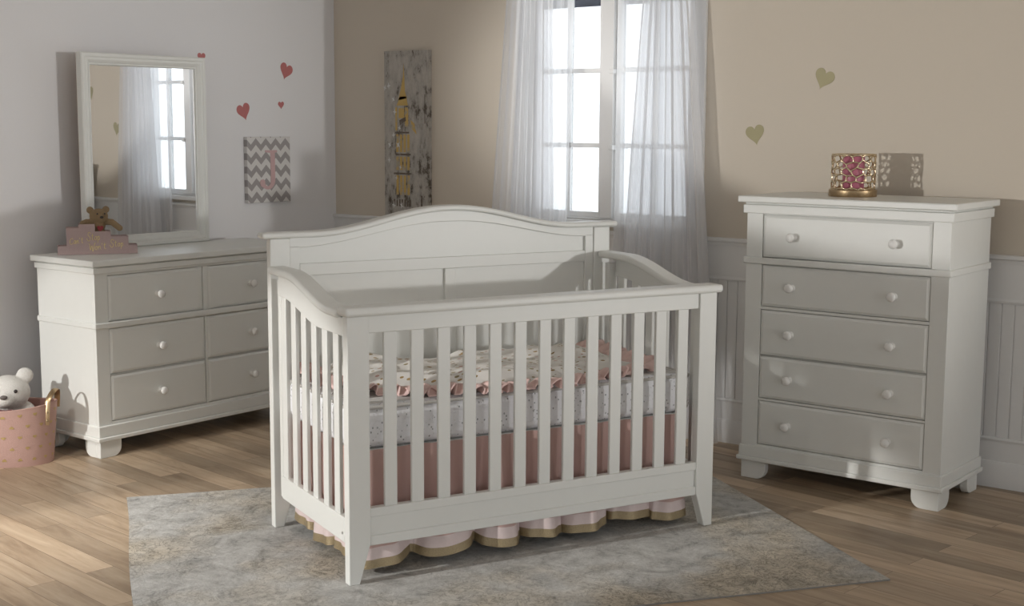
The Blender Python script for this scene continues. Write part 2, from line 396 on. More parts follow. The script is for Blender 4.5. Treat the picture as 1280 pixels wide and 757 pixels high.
def thing(name, label, cat, loc, rotz=0, group=None):
    o = bpy.data.objects.new(name, None); C.objects.link(o); o.location = loc; o.rotation_euler = (0, 0, rotz)
    o.empty_display_size = .1
    return tag(o, label, cat, group)
def struct(o): o['kind'] = 'structure'; return o
def copy_tree(o, parent=None):
    c = o.copy(); C.objects.link(c)
    if parent: c.parent = parent
    for ch in [x for x in o.children]: copy_tree(ch, c)
    return c

# ------------------------------------------------------------------ the room
YW, XW, H = 5.679, -5.79, 2.75
XR, YF = 3.6, -4.6
struct(MB().box(XW-.12, XR, YF, YW+.14, -.06, 0).build('floor', M['floor']))
struct(MB().box(XW-.12, XR, YF, YW+.14, H, H+.06).build('ceiling', M['ceiling']))
struct(MB().box(XW-.12, XW, YF, YW+.14, 0, H).build('wall_left', M['wall_grey']))
WX0, WX1, WZ0, WZ1 = -4.375, -3.345, 1.035, 2.33
b = MB()
b.box(XW, WX0, YW, YW+.14, 0, H); b.box(WX1, XR, YW, YW+.14, 0, H); b.box(WX0, WX1, YW, YW+.14, 0, WZ0); b.box(WX0, WX1, YW, YW+.14, WZ1, H)
struct(b.build('wall_back', M['wall_beige']))
# beadboard wainscot on the back wall, its cap and skirting
b = MB(); b.box(XW, XR, YW-.006, YW, .09, .97)
b.box(XW, XR, YW-.014, YW-.006, .795, .955)          # flat upper board
b.box(XW, XR, YW-.014, YW-.006, .105, .207)          # flat lower board
x = XW+.004
while x < XR-.05:
    b.box(x, x+.0505, YW-.0105, YW-.005, .207, .795); x += .054
wa = struct(b.build('trim_1', M['trim'], bevel=.0018))
b = MB().prism([(YW, .952), (YW-.016, .952), (YW-.020, .966), (YW-.028, .972), (YW-.028, .984), (YW-.022, .988), (YW, .988)], XW, XR, 'x')
struct(b.build('trim_2', M['trim']))
b = MB(); 
for zc in (.795, .207): b.prism([(YW-.006, zc-.009), (YW-.017, zc-.009), (YW-.020, zc), (YW-.017, zc+.009), (YW-.006, zc+.009)], XW, XR, 'x')
struct(b.build('trim_3', M['trim']))
b = MB().prism([(YW, 0), (YW-.022, 0), (YW-.022, .098), (YW-.017, .112), (YW-.009, .116), (YW, .116)], XW, XR, 'x')
struct(b.build('baseboard_back', M['trim']))
b = MB().prism([(XW, 0), (XW+.018, 0), (XW+.018, .095), (XW+.008, .112), (XW, .112)], YF, YW-.024, 'y')
struct(b.build('baseboard_left', M['trim']))

# window: two casements of two by three panes
win = struct(bpy.data.objects.new('window_1', None)); C.objects.link(win); win.location = (0, YW, 0); win['label'] = 'white casement window behind sheer curtains'
b = MB(); yf0, yf1 = -.012, .10
b.box(WX0-.055, WX0+.012, -.016, .012, WZ0-.05, WZ1+.06); b.box(WX1-.012, WX1+.055, -.016, .012, WZ0-.05, WZ1+.06); b.box(WX0+.012, WX1-.012, -.016, .012, WZ1-.01, WZ1+.06)
b.box(WX0, WX0+.03, .012, .12, WZ0, WZ1); b.box(WX1-.03, WX1, .012, .12, WZ0, WZ1); b.box(WX0+.03, WX1-.03, .012, .12, WZ1-.03, WZ1); b.box(WX0+.03, WX1-.03, .012, .12, WZ0, WZ0+.012)
b.box(-3.895, -3.825, .004, .11, WZ0+.012, WZ1-.03)
b.build('window_frame', M['trim'], win, bevel=.003)
MB().box(WX0-.07, WX1+.07, -.035, .012, WZ0-.028, WZ0).build('window_sill', M['trim'], win, bevel=.004)
for sname, x0, x1 in (('sash', WX0+.03, -3.895), ('sash', -3.825, WX1-.03)):
    b = MB()
    b.box(x0, x0+.03, .03, .07, WZ0+.012, WZ1-.03); b.box(x1-.03, x1, .03, .07, WZ0+.012, WZ1-.03)
    b.box(x0+.03, x1-.03, .03, .07, WZ0+.012, WZ0+.04); b.box(x0+.03, x1-.03, .03, .07, WZ1-.06, WZ1-.03)
    sh = b.build('sash', M['trim'], win, bevel=.002)
    xm = (x0+x1)/2
    for z in (1.413, 1.790, 2.166): MB().box(x0+.03, x1-.03, .036, .064, z-.012, z+.012).build('muntin', M['trim'], sh)
    MB().box(xm-.012, xm+.012, .036, .064, WZ0+.04, WZ1-.06).build('muntin', M['trim'], sh)
    MB().box(x0+.028, x1-.028, .049, .052, WZ0+.038, WZ1-.058).build('pane', M['pane'], sh)
    MB().box(x0+.01, x1-.01, .085, .11, 2.115, 2.157).build('shade_bar', M['bluegrey'], sh)
for z in (1.413, 1.79):
    MB().box(-3.84, -3.815, -.012, .03, z-.02, z+.004).build('latch', M['trim'], win, bevel=.003)

# ------------------------------------------------------------------ rug
RA = Vector((.8165, -.5773, 0)); RB = Vector((.5773, .8165, 0))
ang = math.atan2(RA.y, RA.x)
rug = thing('area_rug', 'distressed grey and beige area rug under the crib', 'rug', (-4.53, 3.24, 0), ang)
b = MB()
b.sheet(60, 60, lambda u, v: (u*1.73, v*2.448 + .004*math.sin(u*9)*(1-v)**6, .0058))
b.build('rug_pile', M['rug'], rug)
b = MB(); N = 60
edge = [(0, 0)] + [(i/N, 0) for i in range(1, N)] + [(1, 0), (1, 1), (0, 1)]
loop = [(u*1.73, v*2.448 + .004*math.sin(u*9)*(1-v)**6) for u, v in edge]
b.prism(loop, .0005, .0055, 'z')
b.build('binding', M['rug_edge'], rug)

# ------------------------------------------------------------------ case furniture (dresser and chest)
def knob(parent, x, y, z):
    MB().lathe([(.0155, 0), (.0155, .003), (.0085, .006), (.008, .013), (.0125, .018), (.018, .024), (.0195, .030), (.0175, .0355), (.011, .039), (.003, .0402), (0, .0402)], (x, y, z), '-y', 24).build('knob', M['knob'], parent, smooth=60)
def make_case(root, W, D, Ht, slab, frieze, mid, base_top, foot_h, cols_rows, opens, side_in=.03, front=.034):
    """opens = list of (x0,x1,z0,z1,[knob xs]) drawer fronts"""
    x0, x1 = side_in, W-side_in
    wmat = M['white']
    b = MB()
    b.box(x0, x1, front+.018, D-.012, foot_h+.02, slab[0])                # carcass
    xs0 = min(o[0] for o in opens)-.003; xs1 = max(o[1] for o in opens)+.003
    b.box(x0, xs0, front, front+.018, foot_h+.02, slab[0]); b.box(xs1, x1, front, front+.018, foot_h+.02, slab[0])
    rows = sorted({(o[2], o[3]) for o in opens})
    zs = [foot_h+.02] + [q for r in rows for q in (r[0]-.003, r[1]+.003)] + [slab[0]]
    for i in range(0, len(zs), 2): b.box(xs0, xs1, front, front+.018, zs[i], zs[i+1])
    for r in rows:
        o = sorted([q for q in opens if (q[2], q[3]) == r])
        for a, c in zip(o, o[1:]): b.box(a[1]+.003, c[0]-.003, front, front+.018, r[0]-.003, r[1]+.003)
    b.build('body', wmat, root, bevel=.0015)
    b = MB().box(0, W, 0, D, slab[0], slab[1]); b.build('top', wmat, root, bevel=.005, seg=3)
    b = MB()
    b.box(x0-.013, x1+.013, front-.014, D-.012, frieze[0], frieze[1])
    b.box(x0-.006, x1+.006, front-.007, D-.012, frieze[1], slab[0])
    b.build('frieze_moulding', wmat, root, bevel=.003)
    MB().box(x0-.010, x1+.010, front-.012, D-.012, mid[0], mid[1]).build('waist_moulding', wmat, root, bevel=.005, seg=3)
    b = MB(); b.box(x0-.008, x1+.008, front-.010, D-.008, foot_h+.018, base_top); b.box(x0-.016, x1+.016, front-.018, D-.004, foot_h, foot_h+.019)
    b.build('plinth', wmat, root, bevel=.004)
    # bracket feet with a rounded inner lower corner
    def profile(w_, h_, flip):
        p = [(0, 0), (w_*.62, 0)] + [(w_*.62+w_*.38*math.sin(t*PI/2/6), h_*.55*(1-math.cos(t*PI/2/6))) for t in range(1, 7)] + [(w_, h_), (0, h_)]
        return [(-x, z) for x, z in p][::-1] if flip else p
    for sx_ in (0, 1):
        for sy_ in (0, 1):
            fx = x0+.002 if not sx_ else x1-.002; fy = front if not sy_ else D-.02
            b = MB()
            b.prism([(fx+p[0], p[1]) for p in profile(.115, foot_h, sx_)], *((fy, fy+.032) if not sy_ else (fy-.032, fy)), 'y')
            b.prism([(fy+(max(.0322, p[0]) if not sy_ else min(-.0322, p[0])), p[1]) for p in profile(.115, foot_h, sy_)], *((fx, fx+.032) if not sx_ else (fx-.032, fx)), 'x')
            b.build('foot', wmat, root, bevel=.002)
    for (a, c, z0, z1, kn) in opens:
        d = MB()
        y0, y1 = front-.002, front+.018; e = .012
        p = [(a, y1, z0), (c, y1, z0), (c, y1, z1), (a, y1, z1)]
        q = [(a, y0+.006, z0), (c, y0+.006, z0), (c, y0+.006, z1), (a, y0+.006, z1)]
        r = [(a+e, y0, z0+e), (c-e, y0, z0+e), (c-e, y0, z1-e), (a+e, y0, z1-e)]
        V = [[d.bm.verts.new(t) for t in ring] for ring in (p, q, r)]
        for i in (0, 1):
            for k in range(4): d.bm.faces.new((V[i][k], V[i][(k+1) % 4], V[i+1][(k+1) % 4], V[i+1][k]))
        d.bm.faces.new(V[2]); d.bm.faces.new(V[0][::-1])
        dr = d.build('drawer', wmat, root, smooth=0)
        for kx in kn: knob(dr, kx, y0, (z0+z1)/2)

chest = thing('chest_of_drawers', 'tall white five-drawer chest standing against the beige wall', 'chest of drawers', (-2.7957, 5.112, 0), 0)
kx = [.247, .692]
make_case(chest, .9436, .49, 1.222, (1.195, 1.222), (1.149, 1.186), (.935, .963), .145, .079, None,
    [(.107, .838, .966, 1.143, kx), (.107, .838, .757, .930, kx), (.107, .838, .548, .739, kx), (.107, .838, .361, .540, kx), (.107, .838, .158, .345, kx)])
dresser = thing('dresser', 'wide low white dresser with rounded knobs, left of the crib', 'dresser', (-5.137, 3.5355, 0), PI/2)
make_case(dresser, 1.30, .49, .906, (.878, .906), (.845, .872), (.595, .621), .150, .079, None,
    [(.100, .634, .625, .830, [.369]), (.668, 1.200, .625, .830, [.932]),
     (.100, .642, .383, .588, [.371]), (.658, 1.200, .383, .588, [.929]),
     (.100, .642, .166, .374, [.371]), (.658, 1.200, .166, .374, [.929])], side_in=.028, front=.032)

# ------------------------------------------------------------------ mirror standing on the dresser
mir = thing('framed_mirror', 'rectangular white-framed mirror standing on the dresser', 'mirror', (-5.597, 4.2, .9065), PI/2-.031)
MW, MH = .725, .942
b = MB()
prof = [(0, .045), (0, .006), (.006, 0), (.018, 0), (.024, .005), (.034, .004), (.044, .010), (.050, .017), (.056, .018), (.060, .026), (.060, .045)]
rings = []
for off, y in prof:
    x_, z0, z1 = MW/2-off, off, MH-off
    rings.append([b.bm.verts.new(q) for q in ((-x_, y, z0), (x_, y, z0), (x_, y, z1), (-x_, y, z1))])
for i in range(len(prof)):
    A, B_ = rings[i], rings[(i+1) % len(prof)]
    for k in range(4): b.bm.faces.new((A[k], A[(k+1) % 4], B_[(k+1) % 4], B_[k]))
b.build('frame', M['white'], mir, smooth=30)
MB().box(-MW/2+.055, MW/2-.055, .028, .034, .055, MH-.055).build('mirror_glass', M['mirror'], mir)
MB().box(-MW/2+.006, MW/2-.006, .0455, .056, .006, MH-.006).build('backing_board', M['brownback'], mir)

# ------------------------------------------------------------------ crib
CY = 1.1707
crib = thing('baby_crib', 'white slatted baby crib with arched panelled headboard', 'crib', (-3.0632, 3.0461, .0060), CY)
L, D = 1.48, .78
W_ = M['white']
Z0 = -.0  # legs stand on the rug
def S(a, s, e): 
    t = min(1, max(0, (a-s)/(e-s))); return .5-.5*math.cos(PI*t)
def sym(a): return min(a, L-a)
def cap_top(a): return 1.112 + .084*S(sym(a), .17, .73)
def pan_top(a): return 1.052 + .080*S(sym(a), .09, .72)
for side in (0, 1):
    fx = (lambda a: a) if not side else (lambda a: L-a)
    for (y0, y1, top) in ((0, .04, .905), (.74, .78, 1.10)):
        p = [(fx(0), 0), (fx(.037), 0), (fx(.072), .118), (fx(.077), .135), (fx(.077), top-.011), (fx(0), top-.011)]
        MB().prism(p, y0, y1, 'y').build('leg', W_, crib, bevel=.003)
# headboard
us = [.077 + (L-.154)*i/72 for i in range(73)]
b = MB()
b.strip(us, lambda a: .15, lambda a: cap_top(a)-.030, .758, .775)           # recessed field
b.box(.077, .116, .746, .760, .15, 1.06); b.box(L-.116, L-.077, .746, .760, .15, 1.06)
u2 = [.116 + (L-.232)*i/72 for i in range(73)]
b.strip(us, pan_top, lambda a: cap_top(a)-.021, .746, .760)                # arched top band
b.box(.116, L-.116, .746, .760, .947, .993)
b.box(.716, .764, .746, .760, .25, .947)
b.box(.116, L-.116, .746, .760, .15, .25)
hb = b.build('headboard', W_, crib, bevel=.0025)
b = MB(); us = [-.032 + (L+.064)*i/96 for i in range(97)]
b.strip(us, lambda a: cap_top(a)-.022, cap_top, .725, .795); b.build('cap_rail', W_, hb, bevel=.009, seg=4)
# front: top rail, cap, slats, lower rail
fr = MB().box(.077, L-.077, .008, .032, .835, .900).build('front_rail', W_, crib, bevel=.003)
MB().box(-.013, L+.014, -.022, .062, .894, .924).build('cap_rail', W_, fr, bevel=.011, seg=4)
b = MB(); b.box(.077, L-.077, .012, .032, .133, .25); b.box(.077, L-.077, .004, .034, .222, .252); b.box(.077, L-.077, .004, .034, .125, .158)
b.build('lower_rail', W_, crib, bevel=.0025)
for i in range(13):
    a = .134 + .0984*i
    MB().box(a, a+.046, .013, .027, .245, .840).build('slat', W_, crib, bevel=.003)
# sides
def side_top(y):                      # underside of the side cap
    t = min(1, max(0, (y-.15)/(.57-.15))); s = t*t*(3-2*t)
    return .884 + .078*s
def side_bot(y):
    t = min(1, max(0, (y-.25)/(.62-.25))); s = t*t*(3-2*t)
    return .826 + .062*s
for side in (0, 1):
    fx = (lambda a0, a1: (a0, a1)) if not side else (lambda a0, a1: (L-a1, L-a0))
    ys = [.04 + (.66-.04)*i/40 for i in range(41)]
    sr = MB().strip(ys, side_bot, lambda y: side_top(y)+.004, *fx(0, .022), axis='x').build('side_rail', W_, crib, bevel=.003)
    ys = [.063 + (.739-.063)*i/48 for i in range(49)]
    MB().strip(ys, side_top, lambda y: side_top(y)+.027, *fx(-.014, .060), axis='x').build('cap_rail', W_, sr, bevel=.010, seg=4)
    MB().box(*fx(0, .024), .04, .652, .136, .222).build('lower_side_rail', W_, crib, bevel=.003)
    MB().box(*fx(.010, .050), .664, .696, .132, .945).build('end_stile', W_, crib, bevel=.004)
    for z in (.36, .826):
        MB().lathe([(.0, 0), (.007, 0), (.007, .002), (.003, .003), (0, .003)][1:], ((.030 if not side else L-.030), .664, z), '-y', 12).build('bolt', M['steel'], crib)
    MB().lathe([(.006, 0), (.006, .002), (0, .003)], ((0 if not side else L), .06, .165), 'x', 12).build('bolt', M['steel'], crib) if not side else None
    for k in range(6):
        y = .091 + .1012*k
        MB().box(*fx(.004, .019), y, y+.046, .215, side_bot(y+.023)+.02).build('slat', W_, crib, bevel=.003)
MB().box(.075, L-.075, .095, .70, .39, .428).build('mattress_support', W_, crib, bevel=.003)

# mattress, skirt, quilt: they lie in the crib
def crib_thing(name, label, cat, group=None): return thing(name, label, cat, (-3.0632, 3.0461, .0060), CY, group)
mat_t = crib_thing('crib_mattress', 'crib mattress in white eyelet cover with striped top', 'mattress')
MB().box(.042, L-.042, .080, .728, .430, .578).build('mattress_core', M['eyelet'], mat_t, bevel=.035, seg=5)
MB().box(.078, L-.078, .112, .692, .572, .5805).build('striped_sheet', M['stripe'], mat_t, bevel=.003)
def rrect(x0, x1, y0, y1, r, z, n=8):
    P = []
    for cx, cy, a0 in ((x1-r, y1-r, 0), (x0+r, y1-r, PI/2), (x0+r, y0+r, PI), (x1-r, y0+r, 1.5*PI)):
        for k in range(n+1): a = a0+PI/2*k/n; P.append((cx+r*math.cos(a), cy+r*math.sin(a), z))
    return P
MB().tube(rrect(.046, L-.046, .084, .724, .033, .570), .006, 8, closed=True).build('piping', M['piping'], mat_t)

skirt = crib_thing('crib_skirt', 'pink satin crib skirt with gold-trimmed hem below the mattress', 'crib skirt')
# gathered cloth around the platform
def perim(x0, x1, y0, y1, r, n):
    P = rrect(x0, x1, y0, y1, r, 0, 10); out = []; Ls = [0]
    for i in range(len(P)): Ls.append(Ls[-1] + (Vector(P[(i+1) % len(P)])-Vector(P[i])).length)
    T = Ls[-1]
    for k in range(n):
        d = T*k/n; i = max(j for j in range(len(P)) if Ls[j] <= d+1e-9)
        A, B_ = Vector(P[i]), Vector(P[(i+1) % len(P)]); q = A.lerp(B_, (d-Ls[i])/max(1e-6, Ls[i+1]-Ls[i]))
        nrm = Vector(((B_-A).y, -(B_-A).x, 0)).normalized(); out.append((q, nrm, d))
    return out
NP = 900
per = perim(.060, L-.060, .078, .72, .03, NP)
ph = [rnd.uniform(-.8, .8) for _ in range(40)]
def skirt_pt(i, z):
    q, nrm, d = per[i % NP]
    t = max(0, .429-z)/.385
    a = 2*PI*d/.205 + 1.1*math.sin(d*4.3+.4) + .4*math.sin(d*9.7)
    amp = .007 + .034*t**1.6; lob = .75+.3*math.sin(d*3.1)
    p = q + nrm*((math.sin(a)*lob + .12*math.sin(3.1*a+ph[2]))*amp + .0028*math.sin(4.3*a+ph[5]+math.sin(d*17)) - .003 - .006*t) - Vector((-nrm.y, nrm.x, 0))*(.030*t*t*math.cos(a))
    return (p.x, p.y, z)
def hem(i):
    d = per[i % NP][2]
    return .038 + .010*math.sin(2*PI*d/.31 + 1.3*math.sin(d*5.1+.4) + 2.4) + .006*math.sin(d*11)
def band(name, z0f, z1f, nv, mat, parent):
    b = MB()
    b.sheet(NP, nv, lambda u, v: skirt_pt(int(round(u*NP)), z0f(int(round(u*NP)))*(1-v) + z1f(int(round(u*NP)))*v), closed=True)
    return b.build(name, mat, parent, smooth=180)
band('skirt_cloth', lambda i: .429, lambda i: hem(i)+.07, 14, M['satin'], skirt)
band('hem_band', lambda i: hem(i)+.07, lambda i: hem(i)+.030, 5, M['skirtband'], skirt)
band('gold_trim', lambda i: hem(i)+.030, lambda i: hem(i), 4, M['goldtrim'], skirt)

quilt = crib_thing('baby_quilt', 'rumpled leaf-print baby quilt with pink ruffled edge on the mattress', 'quilt')
from mathutils import noise
def q_edge(u):                        # front boundary, rumpled back at the left end
    return .165 + .05*math.sin(u*7+1) + .16*max(0, .25-u)*2
def q_pt(u, v):
    x = .16 + 1.13*u - .10*(1-v)*(1-u)*0; yf = q_edge(u); y = yf + (.70-yf)*v
    x += .02*math.sin(v*9+u*3)
    h = .5+.5*noise.noise((x*5, y*6, 1.3)); h2 = noise.noise((x*13, y*14, 4.1)); h3 = noise.noise((x*4+2, y*11, 7.7))
    edge = min(1, v/.12, (1-v)/.12+.2, (u+.02)/.06, (1.02-u)/.08)
    z = .586 + edge*(.012 + .055*h*h + .014*(h2+.4 if h2 > -.4 else 0) + .018*max(0, h3))
    z += edge*.020*math.exp(-((u-.10)/.10)**2)
    return (x, y, z)
MB().sheet(120, 70, q_pt).build('quilt_cloth', M['quilt'], quilt, smooth=180, solid=.006)
# ruffle strip: outline of the quilt pushed out and waved
N = 130
out = [(q_pt(i/N, 0), (0, -1)) for i in range(N+1)]
rightE = [(q_pt(1, i/70), (1, 0)) for i in range(1, 71)]
leftE = [(q_pt(0, 1-i/70), (-1, 0)) for i in range(0, 70)]
path = leftE + out + rightE
b = MB(); n = len(path); dist = [0]
for i in range(1, n): dist.append(dist[-1] + (Vector(path[i][0])-Vector(path[i-1][0])).length)
import bisect
NR = 900; T = dist[-1]
def ruff(u, v):
    d = u*T; i = min(n-2, max(0, bisect.bisect(dist, d)-1)); t = (d-dist[i])/max(1e-6, dist[i+1]-dist[i])
    p = Vector(path[i][0]).lerp(Vector(path[i+1][0]), t)
    j0, j1 = max(0, i-6), min(n-1, i+7)
    o = Vector((0, 0))
    for j in range(j0, j1): o += Vector(path[j][1])
    o.normalize(); tx = Vector((-o.y, o.x))
    wv = math.sin(2*PI*d/.050 + 1.5*math.sin(d*8)); w2 = math.sin(2*PI*d/.031+1.7*math.sin(d*13))
    ext = v*(.085 + .015*math.sin(d*23) + .045*max(0, 1-abs(u-.32)/.12))
    z = max(.5860, p.z + .004 + .012*v*(1-v)*4 + v*(.019*wv + .012*w2) + v*.004)
    return (p.x + o.x*ext + tx.x*.012*w2*v, p.y + o.y*ext + tx.y*.012*w2*v, z)
b.sheet(NR, 7, ruff); b.build('ruffle', M['ruffle'], quilt, smooth=180, solid=.002)

# ------------------------------------------------------------------ curtains
def curtain(name, label, layers):
    t = thing(name, label, 'curtain', (0, 0, 0), 0, 'sheer curtains at the window')
    return t
YC = YW-.095
def curtain_mesh(layers, nm, label):
    b = MB()
    for (xi_top, xi_bot, xo_top, xo_bot, y0, amp, nf, seed, pw) in layers:
        # x limits given at z=2.1 and z=0, extended upwards
        def fn(u, v, q=(xi_top, xi_bot, xo_top, xo_bot, y0, amp, nf, seed, pw)):
            z = 2.62*(1-v) + .012*v; k = (2.1-z)/2.1; kk = k if k < 0 else k**q[8]
            xi = q[0] + (q[1]-q[0])*kk; xo = q[2] + (q[3]-q[2])*kk
            ww = u + .018*math.sin(u*2*PI*3.3+q[7]) + .006*math.sin(9*u*PI+q[7]*2)
            x = xi + (xo-xi)*u
            s = 2*PI*q[6]*ww + .5*math.sin(k*2.2+q[7]+u*4)
            y = q[4] + q[5]*(.7+.3*max(0, k))*(math.sin(s) + .35*math.sin(2.3*s+q[7]) + .2*math.sin(4.7*s+1)) 
            return (x + .008*math.cos(s), y, z)
        b.sheet(260, 50, fn)
    o = b.build(nm, M['sheer'], None, smooth=180)
    return tag(o, label, 'curtain', 'sheer curtains at the window')
curtain_mesh([(-4.13, -4.10, -4.418, -4.60, YC-.02, .022, 6, .3, 1.0), (-4.03, -4.10, -4.26, -4.36, YC+.035, .010, 3, 2.1, 1.0)],
             'sheer_curtain', 'white sheer curtain hanging on the side of the window nearer the wall art')
curtain_mesh([(-3.585, -3.74, -3.315, -3.13, YC-.02, .022, 7, 1.1, .9), (-3.765, -3.775, -3.33, -3.16, YC+.035, .010, 3, 4.0, 1.0)],
             'sheer_curtain', 'white sheer curtain hanging on the side of the window nearer the chest of drawers')
rod = tag(MB().tube([(-4.75, YC+.005, 2.635), (-3.0, YC+.005, 2.635)], .012, 12).build('curtain_rod', M['curtain_rod']), 'white rod carrying the sheer curtains above the window', 'curtain rod')

# ------------------------------------------------------------------ hearts on the walls
def heart_pts(w_, h_, n=40):
    P = []
    for k in range(n):
        t = 2*PI*k/n; x_ = 16*math.sin(t)**3; z = 13*math.cos(t)-5*math.cos(2*t)-2*math.cos(3*t)-math.cos(4*t)
        P.append((x_/32*w_, (z+2.5)/29*h_))
    return P
def wall_heart(wall, c, z, w_, h_, tilt, mat, label, group):
    P = []
    for x_, y in heart_pts(w_, h_): P.append((x_*math.cos(tilt)-y*math.sin(tilt), x_*math.sin(tilt)+y*math.cos(tilt)))
    b = MB(); b.prism(P, -.0012, 0, 'y')
    loc, rz = ((c, YW-.0004, z), 0) if wall == 'back' else ((XW+.0004, c, z), PI/2)
    return tag(b.build('heart_decal', mat, None, loc, rz), label, 'wall decal', group)
g1, g2 = 'pink hearts on the grey wall', 'gold hearts on the beige wall'
wall_heart('left', 5.296, 1.806, .094, .092, -.33, M['pink_heart'], 'large pink heart decal topmost right on the grey wall', g1)
wall_heart('left', 4.984, 1.577, .094, .092, .30, M['pink_heart'], 'large pink heart decal just above the chevron canvas', g1)
wall_heart('left', 5.256, 1.618, .044, .042, .05, M['pink_heart'], 'smallest pink heart decal, between the two large ones', g1)
wall_heart('left', 4.700, 1.860, .052, .050, 0, M['pink_heart'], 'pink heart decal peeking out at the top corner of the mirror', g1)
wall_heart('back', -2.690, 1.722, .096, .092, -.38, M['gold_heart'], 'gold heart decal placed higher, above the gold candle holder', g2)
wall_heart('back', -3.022, 1.472, .096, .092, .20, M['gold_heart'], 'gold heart decal placed lower, between curtain and chest', g2)

# ------------------------------------------------------------------ chevron canvas with letter J
cv = thing('chevron_canvas', 'grey and white chevron canvas with a pink letter J', 'wall art', (XW, 5.134, 1.2605), PI/2)
MB().box(-.158, .158, -.030, -.001, -.1825, .1825).build('canvas', M['chevron'], cv, bevel=.003)
def jletter():
    # serif J in local x,z
    P = [(-.030, .108), (.058, .108), (.058, .097), (.041, .093), (.041, -.058)]
    P += [(.041-.0 - .052*(1-math.cos(t)) , -.058 - .052*math.sin(t)) for t in [PI*k/12 for k in range(1, 8)]]
    P += [(-.046, -.100), (-.064, -.090), (-.072, -.072), (-.064, -.056), (-.046, -.052), (-.034, -.062), (-.034, -.078), (-.024, -.090), (-.008, -.092), (.006, -.080), (.009, -.058), (.009, .093), (-.030, .097)]
    return P
MB().prism(jletter(), -.0325, -.0295, 'y').build('letter', M['letter_pink'], cv)

# ------------------------------------------------------------------ tall distressed wall art
art = thing('tower_painting', 'tall narrow weathered grey painting of a gold spired tower', 'wall art', (-5.187, YW, 1.42), 0)
yA = -.0352
art_b = MB()
def patch(mi, polys, th=.0011):
    for p in polys:
        n0 = len(art_b.bm.faces); art_b.prism(p, -.034-th, -.0338, 'y')
        art_b.bm.faces.ensure_lookup_table()
        for f in art_b.bm.faces[n0:]: f.material_index = mi
art_b.box(-.170, .158, -.034, -.001, -.52, .503)
def R(x0, x1, z0, z1): return [(x0, z0), (x1, z0), (x1, z1), (x0, z1)]
gold = [[(-.020, .43), (-.012, .28), (.002, .24), (-.062, .23), (-.040, .30), (-.026, .36)],                    # spire
        [(-.075, .20), (.010, .20), (-.002, .25), (-.050, .25)], R(-.085, -.072, .06, .19), R(-.012, .012, .08, .19),
        [(.03, .12), (.058, .10), (.075, .04), (.040, .07)], R(-.06, -.018, .13, .185)]
for xx in (-.080, -.052, -.024, .004):
    gold += [R(xx, xx+.017, -.06, .04), R(xx, xx+.017, -.16, -.085), R(xx, xx+.017, -.30, -.19), R(xx, xx+.014, -.52, -.40)]
patch(1, gold)
dark = [[(-.055, .118), (-.008, .138), (-.004, .115), (-.050, .092)], R(-.088, .018, .045, .054), R(-.085, .030, -.078, -.068), R(-.10, .035, -.185, -.175), R(.105, .118, -.45, -.30), R(.135, .139, .10, .26)]
for xx in range(7): dark.append(R(-.10+xx*.020, -.090+xx*.020, -.365, -.325))
patch(2, dark, .0013)
art_b.build('canvas', [M['weather'], M['art_gold'], M['art_dark']], art, smooth=0)
for cx, cz in ((-.10, .235), (-.09, .165), (-.055, .075), (-.10, .035), (-.13, -.02), (-.065, -.02), (-.135, -.105), (-.048, -.145), (-.08, -.205), (-.10, -.36), (-.04, -.36), (-.04, -.42), (-.165, .30), (-.135, .31)):
    q = rnd.uniform(.7, 1.2)*.014; r0 = rnd.uniform(0, 1)
    MB().prism([(cx+q*(1 if k % 2 else .35)*math.cos(r0+k*PI/4), cz+1.3*q*(1 if k % 2 else .35)*math.sin(r0+k*PI/4)) for k in range(8)], -.0358, -.0338, 'y').build('white_flower', M['art_white'], art, smooth=0)

# ------------------------------------------------------------------ gold lattice candle holder on the chest, candle inside
hold = thing('candle_holder', 'round gold lattice candle holder on top of the tall chest', 'candle holder', (-2.405, 5.395, 1.2225))
MB().lathe([(.098, 0), (.100, .003), (.100, .026), (.097, .030), (.085, .030), (.085, .026), (0, .026)], seg=48).build('base', M['gold'], hold)
Rh, Hh = .0895, .178
b = MB(); rr = random.Random(12)
nc, nr = 13, 5
V = {}
rows = nr*2+1
def hv(c, r):          # hexagon-mesh vertices wrapped round the cylinder, jittered
    return V[(c % nc, r)]
z_lo, z_hi = .030, Hh-.003
for r in range(nr+1):
    for c in range(nc):
        for k in (0, 1):
            zz = z_lo + (z_hi-z_lo)*((r+(.30 if k else -.02))/(nr+.25))
            off = .5 if r % 2 else 0
            th = 2*PI*(c+off+(0 if not k else .5)+rr.uniform(-.19, .19))/nc
            zz = min(z_hi, max(z_lo, zz + (rr.uniform(-.006, .006) if 0 < r < nr else 0)))
            V[(c, r, k)] = (th, zz)
def cyl(th, z, R_=Rh): return (R_*math.cos(th), R_*math.sin(th), z)
def seg_tube(p, q, r_):
    (t0, z0), (t1, z1) = p, q
    while t1-t0 > PI: t1 -= 2*PI
    while t0-t1 > PI: t1 += 2*PI
    b.tube([cyl(t0+(t1-t0)*i/3, z0+(z1-z0)*i/3) for i in range(4)], [r_*1.15, r_*.9, r_*.9, r_*1.15], 6)
for r in range(nr+1):
    for c in range(nc):
        seg_tube(V[(c, r, 0)], V[(c, r, 1)], rr.uniform(.0028, .0042))
        seg_tube(V[(c, r, 1)], V[((c+1) % nc, r, 0)], rr.uniform(.0028, .0042))
        if r < nr:
            c2 = c if r % 2 == 0 else (c+1) % nc
            if rr.random() > .10: seg_tube(V[(c, r, 1)], V[(c2, r+1, 0)], rr.uniform(.0028, .0042))
for z in (Hh-.002, .033):
    b.tube([cyl(2*PI*i/60, z) for i in range(60)], .0026, 6, closed=True)
b.build('lattice', M['silvergold'], hold, smooth=60)
cand = thing('pillar_candle', 'pink pillar candle seen through the gold lattice holder', 'candle', (-2.405, 5.395, 1.2505))
